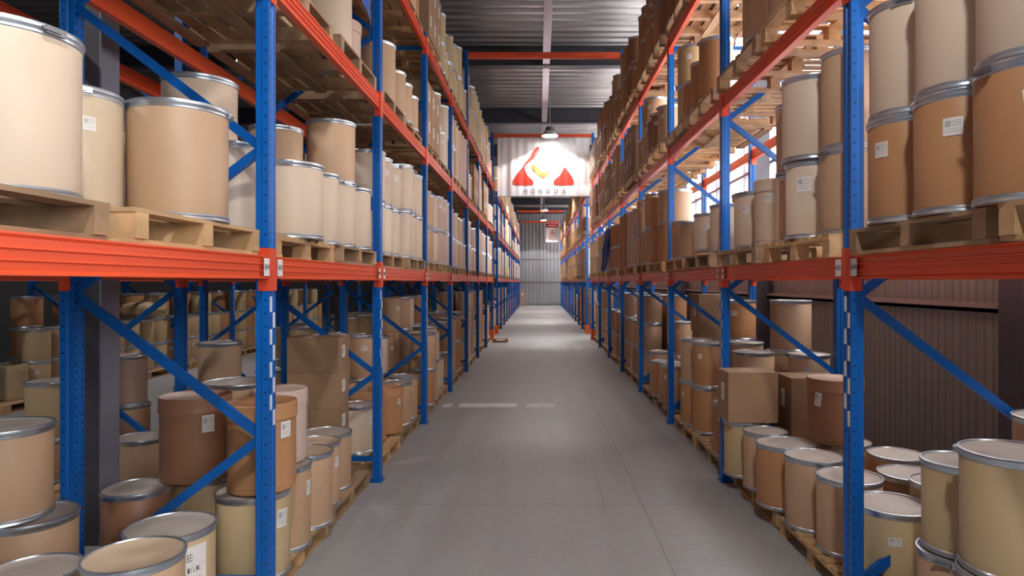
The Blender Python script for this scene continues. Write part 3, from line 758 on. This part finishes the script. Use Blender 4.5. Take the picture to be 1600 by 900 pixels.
# stock across the next aisle
for k in range(30):
    y = 10.08+.475*k
    if 0.0 < ((y-Y0) % PITCH) < .1: continue
    tp = 2 if k % 4 else 3
    c_ = R.choice(['orange-brown','yellowish','yellowish','tan'])
    D(-8.15, y, G0, .44, .52, c_, 'fibre' if k == 0 else 'ring', side='across', st=(-.8,.12,.08,.06) if k%2 else None)
    for t in range(1, tp if k else 1): D(-8.15, y, G0+.52*t, .44, .52, c_, side='across')
    if k % 2 == 0:
        for t in range(3): D(-8.65, y, G0+.52*t, .46, .52, 'orange-brown', side='across')
PLX = []
for k in range(6): PLX.append((XB+.6, Y0+PITCH*(k)+.1+1.25, 'pine pallet, %s in the rack behind the left rack' % ORD[k]))
for k in range(8): PLX.append((XC-.55, 10.35+1.75*k, 'pine pallet on the floor across the next aisle, %s one along' % ORD[k]))
for x, y, lab in PLX:
    m = PM[False]['A1']; o = put('wooden_pallet', m, None, (x, y, .001)); o.scale = (1.15, 2.1 if x > -6 else 1.5, 1); tag(o, lab, 'pallet', 'pallets in the racks beyond')

# ---------------------------------------------------------------- visibility ranking, then build drums one by one
def visibility():
    W, H = 800, 450; s = .5; zb = np.full((H, W), 1e9); ib = np.full((H, W), -1, int)
    items = []
    for i, o in enumerate(DR): items.append((o['y'], i, o['x'], o['d']/2, o['z'], o['h'], o['d']/2))
    for b in BX: items.append((b['y'], -2, b['x'], b['s'][0]/2, b['z'], b['s'][2], b['s'][1]/2))
    for side in (XL-.05, XR+.05):
        for y in NEAR: items.append((y, -2, side, .05, 0, 5.3, .05))
    for p_ in PAL: items.append((p_['y'], -2, p_['x'], .53, p_['z'], PH, .56))
    for (yc, i, x, r, z, h, ry) in items:
        if yc-r < .6: continue
        ya = max(yc-ry, .5)
        u0 = (VX+(x-r)*F/yc)*s; u1 = (VX+(x+r)*F/yc)*s
        v0 = (VY-(z+h-CAM_H)*F/(yc if z+h < CAM_H else ya))*s; v1 = (VY-(z-CAM_H)*F/ya)*s
        if i == -2 and ry > .3:   # deep boxes: cover the swept span
            pass
        a, b_, c, d_ = int(max(u0, 0)), int(min(u1, W)), int(max(v0, 0)), int(min(v1, H))
        if b_ <= a or d_ <= c: continue
        sub = zb[c:d_, a:b_]; m = sub > yc
        sub[m] = yc; ib[c:d_, a:b_][m] = i
    ids, cnt = np.unique(ib[ib >= 0], return_counts=True)
    res = np.zeros(len(DR)); res[ids] = cnt
    return res
vis = visibility()
order = sorted(range(len(DR)), key=lambda i: -vis[i])
INDIV = set(i for i in order[:296] if vis[i] > 2)
# names and labels
TIER = ['lower tier', 'upper tier', 'third tier']
def bay_of(y, side):
    if y < NEAR[-1]:
        n = int(max(0, (y-NEAR[0])//PITCH)); return 0, min(n, 7)
    n = int(max(0, (y-FAR[0])//PITCH)); return 1, min(n, 10)
groups = {}
for i in INDIV:
    o = DR[i]; base = {0:G0,1:G1,2:G2,3:G3}[o['lv']]
    tier = 0 if o['z'] < base+.2 else (1 if o['z'] < base+.85 else 2)
    if o['side'] in ('behind', 'across'): row = 'front'
    else:
        off = (XL-o['x']) if o['side'] == 'left' else (o['x']-XR); row = 'front' if off < .45 else 'rear'
    run, n = bay_of(o['y'], o['side']); o['run'], o['n'], o['tier'], o['row'] = run, n, tier, row
    groups.setdefault((o['side'], o['lv'], run, n, row, tier), []).append(i)
for key, ids in groups.items():
    for k, i in enumerate(sorted(ids, key=lambda j: DR[j]['y'])): DR[i]['k'] = k
def drum_label(o):
    col = o['col']; ft = ''
    if o['extra'] == 'wrap': ft = 'film-wrapped '
    if o['st'] and len(o['st']) > 4 and o['st'][4] == 'big': return 'tan drum with a big handwritten paper sheet, left rack floor, nearest bay'
    if o['side'] == 'behind': return '%s drum, %s, %s along, %s, rack behind the left one' % (col, TIER[o['tier']], ORD[min(o['k'],11)], bayname(o['run'], o['n']))
    if o['side'] == 'across': return '%s drum, %s, %s along, %s, across the next aisle' % (col, TIER[o['tier']], ORD[min(o['k'],11)], bayname(o['run'], o['n']))
    one = len(groups[(o['side'], o['lv'], o['run'], o['n'], o['row'], o['tier'])]) == 1
    if o['run']: return '%s%s drum, front %s, %s along, %s %s, %s' % (ft, col, TIER[o['tier']], ORD[o['k']], o['side'], LVN[o['lv']], bayname(1, o['n']))
    return '%s%s drum, %s %s, %s, %s %s, %s' % (ft, col, o['row'], TIER[o['tier']], 'the only one' if one else ORD[o['k']]+' along', o['side'], LVN[o['lv']], bayname(0, o['n']))
LABS = []
ME_LATCH = MB().box((-.006,-.035,-.02),(.008,.035,.004)).box((.004,-.05,-.014),(.014,.01,-.004)).mesh('latch', M_RING_DARK)
seen = {}
for i in sorted(INDIV):
    o = DR[i]; d, h = o['d'], o['h']; P = drum_parts(d, h, o['col'], o['kind'])
    rz = R.uniform(0, 2*PI)
    r = empty('fibre_drum', (o['x'], o['y'], o['z']), 0)
    small = o['y'] > 16
    if o['st'] is not None:
        st = o['st']; face = st[0] if st[0] else (-.6 if o['side'] in ('left','across') else -2.4)
        big = len(st) > 4 and st[4] == 'big'
        if not small:
            zc = h-.185 if big else h-.16
            put('paper_label', sticker(d, st[2], st[3], R.choice((0,0,.1,-.12)) , big), r, (0,0,zc), face)
    for nm, me in P.items():
        if small and nm in ('bottom_rim',): continue
        put(nm, me, r, (0,0,0), rz if not small else 0)
    if o['kind'] != 'fibre' and not small:
        a = R.uniform(0, 2*PI) if o['extra'] not in ('latch','strap') else (-1.3 if o['side'] == 'left' else -1.1)
        put('latch', ME_LATCH, r, ((d/2+.002)*math.cos(a), (d/2+.002)*math.sin(a), h-.012), a)
    if o['extra'] == 'wrap':
        f_ = MB().lathe([(d/2-.002, .03),(d/2+.003,h*.3),(d/2,h*.6),(d/2+.004,h-.05),(d/2-.005,h+.004),(d/2-.06,h+.006)], 40).build('stretch_wrap', M_WRAP, r, True); f_['label'] = 'clear stretch film'
    if o['extra'] == 'strap':
        MB().box((-.02,-.01,-.006),(.16,.01,.006)).build('loose_strap', M_STEEL, r).location = (d/2-.02, 0, h-.01)
    lab = o['lab'] or drum_label(o)
    tag(r, lab, 'drum', 'fibre drums, %s rack %s' % (o['side'], LVN[o['lv']]))
    seen.setdefault(lab, 0); seen[lab] += 1
print('drums', len(DR), 'individual', len(INDIV), 'dup labels', [k for k, v in seen.items() if v > 1])
# every smaller and farther drum, one object
rest = MB(); ck = list(KRAFT.keys())
for i, o in enumerate(DR):
    if i in INDIV: continue
    r = o['d']/2; h = o['h']; n = 18; ci = ck.index(o['col'])
    if o['kind'] == 'fibre': rest.lathe([(0,0),(r-.01,0),(r-.01,h-.09),(r-.002,h-.09),(r-.002,h-.003),(0,h-.003)], n, cx=o['x'], cy=o['y'], cz=o['z'], mats=[ci]*5)
    else: rest.lathe([(0,0),(r-.002,0),(r-.002,.025),(r-.007,.026),(r-.007,h-.035),(r+.003,h-.034),(r+.003,h-.003),(r-.012,h-.001),(r-.015,h-.008),(0,h-.008)], n, cx=o['x'], cy=o['y'], cz=o['z'], mats=[6,6,6,ci,6,6,6,6,7])
ro = rest.build('fibre_drum', [KRAFT[c] for c in ck]+[M_STEEL, M_LID], None, True, 50)
tag(ro, 'all the small far and half hidden fibre drums filling the racks', 'drums', kind='stuff')

# cartons
_cm = {}
def carton(b):
    s = b['s']; key = (s, b['dark'])
    if key not in _cm:
        x, y, z = s[0]/2-.003, s[1]/2-.003, s[2]-.002
        body = MB().box((-x,-y,0),(x,y,z-.004)); 
        fl = MB().box((-x,-y,z-.004),(-.002,y,z)).box((.002,-y,z-.004),(x,y,z))
        tp = MB().box((-.025,-y-.001,z),(.025,y+.001,z+.001)).box((-.025,-y-.0015,z-.07),(.025,-y,z+.001)).box((-.025,y,z-.07),(.025,y+.0015,z+.001))
        lb = MB().box((x,-.05,z*.4),(x+.001,.04,z*.75)).box((x+.001,-.035,z*.5),(x+.0015,.0,z*.68),1)
        m = M_CARD2 if b['dark'] else M_CARD
        _cm[key] = (body.mesh('body', m), fl.mesh('flaps', m), tp.mesh('tape', M_TAPE), lb.mesh('paper_label', [M_PAPER, M_PRINT]))
    return _cm[key]
cg = {}
for b in BX:
    run, n = bay_of(b['y'], b['side']); b['run'], b['n'] = run, n
    cg.setdefault((b['side'], b['lv'], run, n), []).append(b)
for key, bs in cg.items():
    zs = sorted(set(round(b['z'],2) for b in bs)); 
    for b in bs:
        row = sorted([q for q in bs if abs(q['z']-b['z']) < .03], key=lambda q: (abs(q['x']) > abs(XL)+.5, q['y']))
        k = row.index(b); t = zs.index(round(b['z'],2))
        body, fl, tp, lb = carton(b)
        r = empty('carton', (b['x'], b['y'], b['z']), b['rz']); put('body', body, r); put('flaps', fl, r); put('tape', tp, r)
        if b['side'] == 'left': put('paper_label', lb, r)
        else: put('paper_label', lb, r, (0,0,0), PI)
        lab = b['lab'] or ('%s carton, %s layer, %s along, %s rack %s, %s' % ('dark' if b['dark'] else 'brown', ['bottom','second','third','top'][t], ORD[k], b['side'], LVN[b['lv']], bayname(b['run'], b['n'])))
        tag(r, lab, 'carton', 'cartons, %s rack' % b['side'])

# ---------------------------------------------------------------- banner, sign, lamps
def wav(x, z): return .012*math.sin(x*9+.6*math.sin(z*2))+.008*math.sin(x*23+1)+.02*math.exp(-((x+1.15)/.12)**2)*math.sin(z*1.5)
BY = END_Y+.0; BZ0, BZ1 = 4.83, 6.79; BX0, BX1 = -1.385, 1.70
cx0 = (BX0+BX1)/2
ban = MB(); nx, nz_ = 120, 10
fr_v = []; 
for i in range(nx+1):
    for j in range(nz_+1):
        x = BX0+(BX1-BX0)*i/nx; z = BZ0+(BZ1-BZ0)*j/nz_
        fr_v.append((x, BY-.06+wav(x, z), z))
ban.poly(fr_v, [(i*(nz_+1)+j, (i+1)*(nz_+1)+j, (i+1)*(nz_+1)+j+1, i*(nz_+1)+j+1) for i in range(nx) for j in range(nz_)])
nv = len(ban.v); bk = [(x, y+.004, z) for x, y, z in fr_v]
ban.poly(bk, [(i*(nz_+1)+j+1, (i+1)*(nz_+1)+j+1, (i+1)*(nz_+1)+j, i*(nz_+1)+j) for i in range(nx) for j in range(nz_)])
bo = empty('hanging_banner', (0,0,0))
tag(bo, 'white hanging banner with a red logo above the aisle', 'banner')
ban.build('cloth', M_WHITE, bo, True)
def b2w(cx, cy):   # crop pixel (6.92 px per photo pixel, origin 760,190) to banner metres
    px = 760+cx/6.922; py = 190+cy/6.922
    return ((px-VX)*(BY-.06)/F, CAM_H+(VY-py)*(BY-.06)/F)
def smooth_poly(pts, it=2):
    for _ in range(it):
        q = []
        for a, b in zip(pts, pts[1:]+pts[:1]):
            q.append((a[0]*.75+b[0]*.25, a[1]*.75+b[1]*.25)); q.append((a[0]*.25+b[0]*.75, a[1]*.25+b[1]*.75))
        pts = q
    return pts
def decal(pts, name, m, sm=2, off=.012):
    """fill outline on the rippled cloth with thin vertical strips that follow the folds"""
    P = [b2w(*p) for p in smooth_poly(pts, sm)]
    xs = [p[0] for p in P]; x0, x1 = min(xs), max(xs); n = max(4, int((x1-x0)/.012)); mb = MB()
    def spans(x):
        c = []
        for (ax, az), (bx_, bz) in zip(P, P[1:]+P[:1]):
            if (ax <= x) != (bx_ <= x): c.append(az+(bz-az)*(x-ax)/(bx_-ax))
        return sorted(c)
    for i in range(n):
        a = x0+(x1-x0)*(i+.02)/n; b = x0+(x1-x0)*(i+.98)/n + 0; bb = x0+(x1-x0)*(i+1)/n
        S = spans((a+b)/2); Sa = spans(a+1e-5); Sb = spans(bb-1e-5)
        if len(Sa) != len(S) : Sa = S
        if len(Sb) != len(S) : Sb = S
        for k in range(0, len(S)-1, 2):
            z00, z01, z10, z11 = Sa[k], Sa[k+1], Sb[k], Sb[k+1]
            aa = x0+(x1-x0)*i/n
            mb.poly([(aa, BY-.06+wav(aa, (z00+z01)/2)-off, z00), (bb, BY-.06+wav(bb, (z10+z11)/2)-off, z10), (bb, BY-.06+wav(bb, (z10+z11)/2)-off, z11), (aa, BY-.06+wav(aa, (z00+z01)/2)-off, z01)], [(0,1,2,3)])
    return mb.build(name, m, bo)
decal([(545,265),(430,440),(330,570),(285,640),(285,680),(310,688),(480,688),(508,680),(508,650),(485,620),(440,580),(415,520),(415,480),(458,443),(520,398),(562,345),(578,280)], 'logo_left_peak', M_LOGO)
decal([(845,480),(880,530),(935,610),(948,650),(945,682),(925,688),(750,688),(727,680),(725,655),(745,620),(790,590),(815,550)], 'logo_right_peak', M_LOGO)
decal([(500,455),(540,470),(570,520),(610,560),(690,530),(660,575),(615,625),(540,560),(485,500)], 'logo_diamond', M_LOGO2)
def letter(ch, cx):
    me = text_mesh(ch, .23, M_TXT, 'letter'); 
    x, z = b2w(cx, 755); o = put('letter', me, bo, (x, BY-.06-.02+wav(x, z)-.004, z), rot=(PI/2,0,0)); o.scale = (.8,1,1)
for ch, cx in zip('HONGDA', (420, 502, 582, 665, 752, 838)): letter(ch, cx)
MB().box((BX0-.14, BY-.075, BZ0-.015), (BX1+.05, BY-.035, BZ0+.012)).build('bottom_rail', M_ALU, bo)
MB().box((BX0, BY-.075, BZ1-.01), (BX1, BY-.035, BZ1+.02)).build('top_rail', M_ALU, bo)
for x in (BX0+.2, BX1-.2): MB().box((x-.01, BY-.06, BZ1), (x+.01, BY-.05, 6.81)).build('hanger', M_ALU, bo)
# letter A zone sign
SY = FAR[11]-.03; so = empty('zone_sign', (0, SY, 0)); tag(so, 'small white hanging sign with a red letter A far down the aisle', 'sign')
sx0, sx1, sz0, sz1 = .57, 1.60, 5.22, 6.72
MB().box((sx0,-.01,sz0),(sx1,.01,sz1)).build('sign_board', M_WHITE, so)
MB().box((sx0,-.014,sz1-.32),(sx1,-.01,sz1)).build('red_header', M_SIGNR, so)
hd = MB()
for k in range(6): hd.box((sx0+.22+.11*k,-.016,sz1-.2),(sx0+.28+.11*k,-.014,sz1-.12))
hd.build('header_lettering', M_WHITE, so)
put('letter', text_mesh('A', .62, M_SIGNR, 'letter'), so, ((sx0+sx1)/2,-.013,5.95), rot=(PI/2,0,0))
q = MB(); c0 = (sx0+sx1)/2; a, b = 5.36, 5.72      # the character for zone: open box with a cross inside
q.box((c0-.2,-.014,b-.04),(c0+.19,-.011,b)); q.box((c0-.2,-.014,a),(c0-.16,-.011,b)); q.box((c0-.2,-.014,a),(c0+.2,-.011,a+.04))
q.bar((c0-.09,-.0125,a+.09),(c0+.1,-.0125,b-.08),.003,.035,up=(0,1,0)) ; q.bar((c0-.09,-.0125,b-.08),(c0+.1,-.0125,a+.09),.003,.035,up=(0,1,0))
q.build('zone_character', M_SIGNR, so)
for x in (sx0+.1, sx1-.1): MB().box((x-.01,0,sz1),(x+.01,.005,6.80)).build('hanger', M_ALU, so)

def lamp(x, y, lab, z=6.72, on=True, fixture=True):
    r = empty('high_bay_lamp', (x, y, z)); tag(r, lab, 'lamp', 'high bay lamps')
    MB().lathe([(.27,0),(.275,.02),(.22,.10),(.15,.16),(.14,.16),(.21,.095),(.262,.02),(.262,0),(.27,0)], 32).build('reflector', M_ALU, r, True)
    h = MB(); h.lathe([(0,.14),(.13,.14),(.14,.17),(.14,.26),(.10,.30),(0,.31)], 24)
    for k in range(12):
        a = 2*PI*k/12; h.bar((.10*math.cos(a), .10*math.sin(a), .17), (.165*math.cos(a), .165*math.sin(a), .17), .01, .05)
    h.build('housing', mat('lamp_housing', (.12,.12,.13), .4, .5), r, True)
    MB().lathe([(0,.02),(.24,.02),(.25,.03),(0,.032)], 32).build('lens', M_LENS, r, True)
    MB().box((-.008,-.008,.30),(.008,.008,8.055-z)).build('suspension_rod', M_ALU, r)
    ld = bpy.data.lights.new('lamp_light', 'SPOT'); ld.energy = LAMP_W*(1 if on is True else on); ld.spot_size = math.radians(130); ld.spot_blend = .06
    ld.shadow_soft_size = .16; ld.color = (1.0, .97, .95)
    lo = link(bpy.data.objects.new('lamp_light', ld)); lo.parent = r; lo.location = (0,0,.0)
for y, lab in ((-0.6, 'high bay lamp behind the viewpoint over the aisle'), 
               (21.35, 'high bay lamp hanging just in front of the white banner'), (32.6, 'high bay lamp hidden behind the banner'),
               (43.6, 'lit high bay lamp visible just under the banner'), (50.6, 'farthest high bay lamp beside the letter A sign')):
    lamp(.36, y, lab, on={-0.6:2.0, 21.35:.9}.get(y, 2.3))
for y, lab in ((3.0, 'first high bay lamp over the next aisle to the left'), (14.2, 'second high bay lamp over the next aisle to the left')):
    lamp(-6.3, y, lab, on=1.2)

# ---------------------------------------------------------------- small things
fl = empty('painted_sun_sliver', (0,0,0)); tag(fl, 'broken sliver of sunlight painted pale across the aisle floor', 'painted light')  # sunlight on the concrete, painted as flat pale patches
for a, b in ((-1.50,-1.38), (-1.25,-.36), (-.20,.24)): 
    MB().poly([(a,10.12,.0015),(b,10.12,.0015),(b+.02,10.3,.0015),(b,10.46,.0015),(a+.02,10.46,.0015),(a-.015,10.3,.0015)], [(0,1,2,3,4,5)]).build('sliver_patch', M_SUNSLIVER, fl)
def sheet(pts_fn, nu, nv, name, m, th=.004):
    mb = MB(); vs = [pts_fn(i/nu, j/nv) for i in range(nu+1) for j in range(nv+1)]
    mb.poly(vs, [(i*(nv+1)+j, (i+1)*(nv+1)+j, (i+1)*(nv+1)+j+1, i*(nv+1)+j+1) for i in range(nu) for j in range(nv)])
    o = mb.build(name, m, None, True, 180); md = o.modifiers.new('s', 'SOLIDIFY'); md.thickness = th; return o
def tarp(u, v):   # hangs from the top shelf pallet edge, narrowing to a tip
    y = 5.30+u*.95; zt = 5.18; zb = 4.98-.80*u**1.2
    z = zt+(zb-zt)*v
    return (-1.60+.03*math.sin(u*14+v*3)-.05*(1-v), y, z)
tag(sheet(tarp, 24, 14, 'blue_tarp', M_BLUEP), 'blue plastic sheet hanging over drums on the left middle shelf', 'plastic sheet')
def tarp2(u, v):
    y = 15.3+u*.9; z = 3.25-v*(.55+.5*abs(math.sin(u*5)))
    return (1.70+.05*math.sin(u*17)-.12*v, y, z)
tag(sheet(tarp2, 24, 10, 'blue_tarp', M_BLUEP), 'dark blue cloth draped over drums on the right lower shelf', 'plastic sheet')
o = MB().box((-1.86,21.2,.0),(-1.50,22.0-.25,.02)).box((-1.86,21.2,.10),(-1.50,21.75,.12)).box((-1.84,21.24,.02),(-1.76,21.7,.10)).box((-1.60,21.24,.02),(-1.52,21.7,.10))
o = MB().box((-.25,-.2,0),(.25,.2,.02)).box((-.25,-.2,.10),(.25,.2,.12)).box((-.24,-.18,.02),(-.16,.18,.10)).box((.16,-.18,.02),(.24,.18,.10)).build('wooden_crate', M_WOOD); o.location = (-1.25, 21.2, .001)
tag(o, 'small pale wooden crate on the floor by the left orange post guard', 'crate')
o = empty('carton', (-1.40, 53.0+.9, .001)); MB().box((-.22,-.2,0),(.22,.2,1.2)).build('body', M_CARD, o); MB().box((.0,-.202,.85),(.1,-.2,1.05)).build('paper_label', M_PAPER, o)
tag(o, 'tall narrow carton at the far left end of the aisle', 'carton')
# sack lying on drums across the next aisle
sk = MB(); prof = []
sk.lathe([(0,-.42),(.10,-.40),(.2,-.3),(.24,-.05),(.22,.15),(.12,.30),(.04,.34),(.05,.38),(.10,.44),(.07,.46),(0,.45)], 24)
for i, (x, y, z) in enumerate(sk.v): sk.v[i] = (z, y*1.0+.01*math.sin(z*30), x*.7+.01*math.sin(y*25)+.168)
o = sk.build('sack', M_SACK, None, True, 180); o.location = (-8.05, 13.25, G0+1.07); tag(o, 'tied woven sack lying on drums across the next aisle', 'sack')
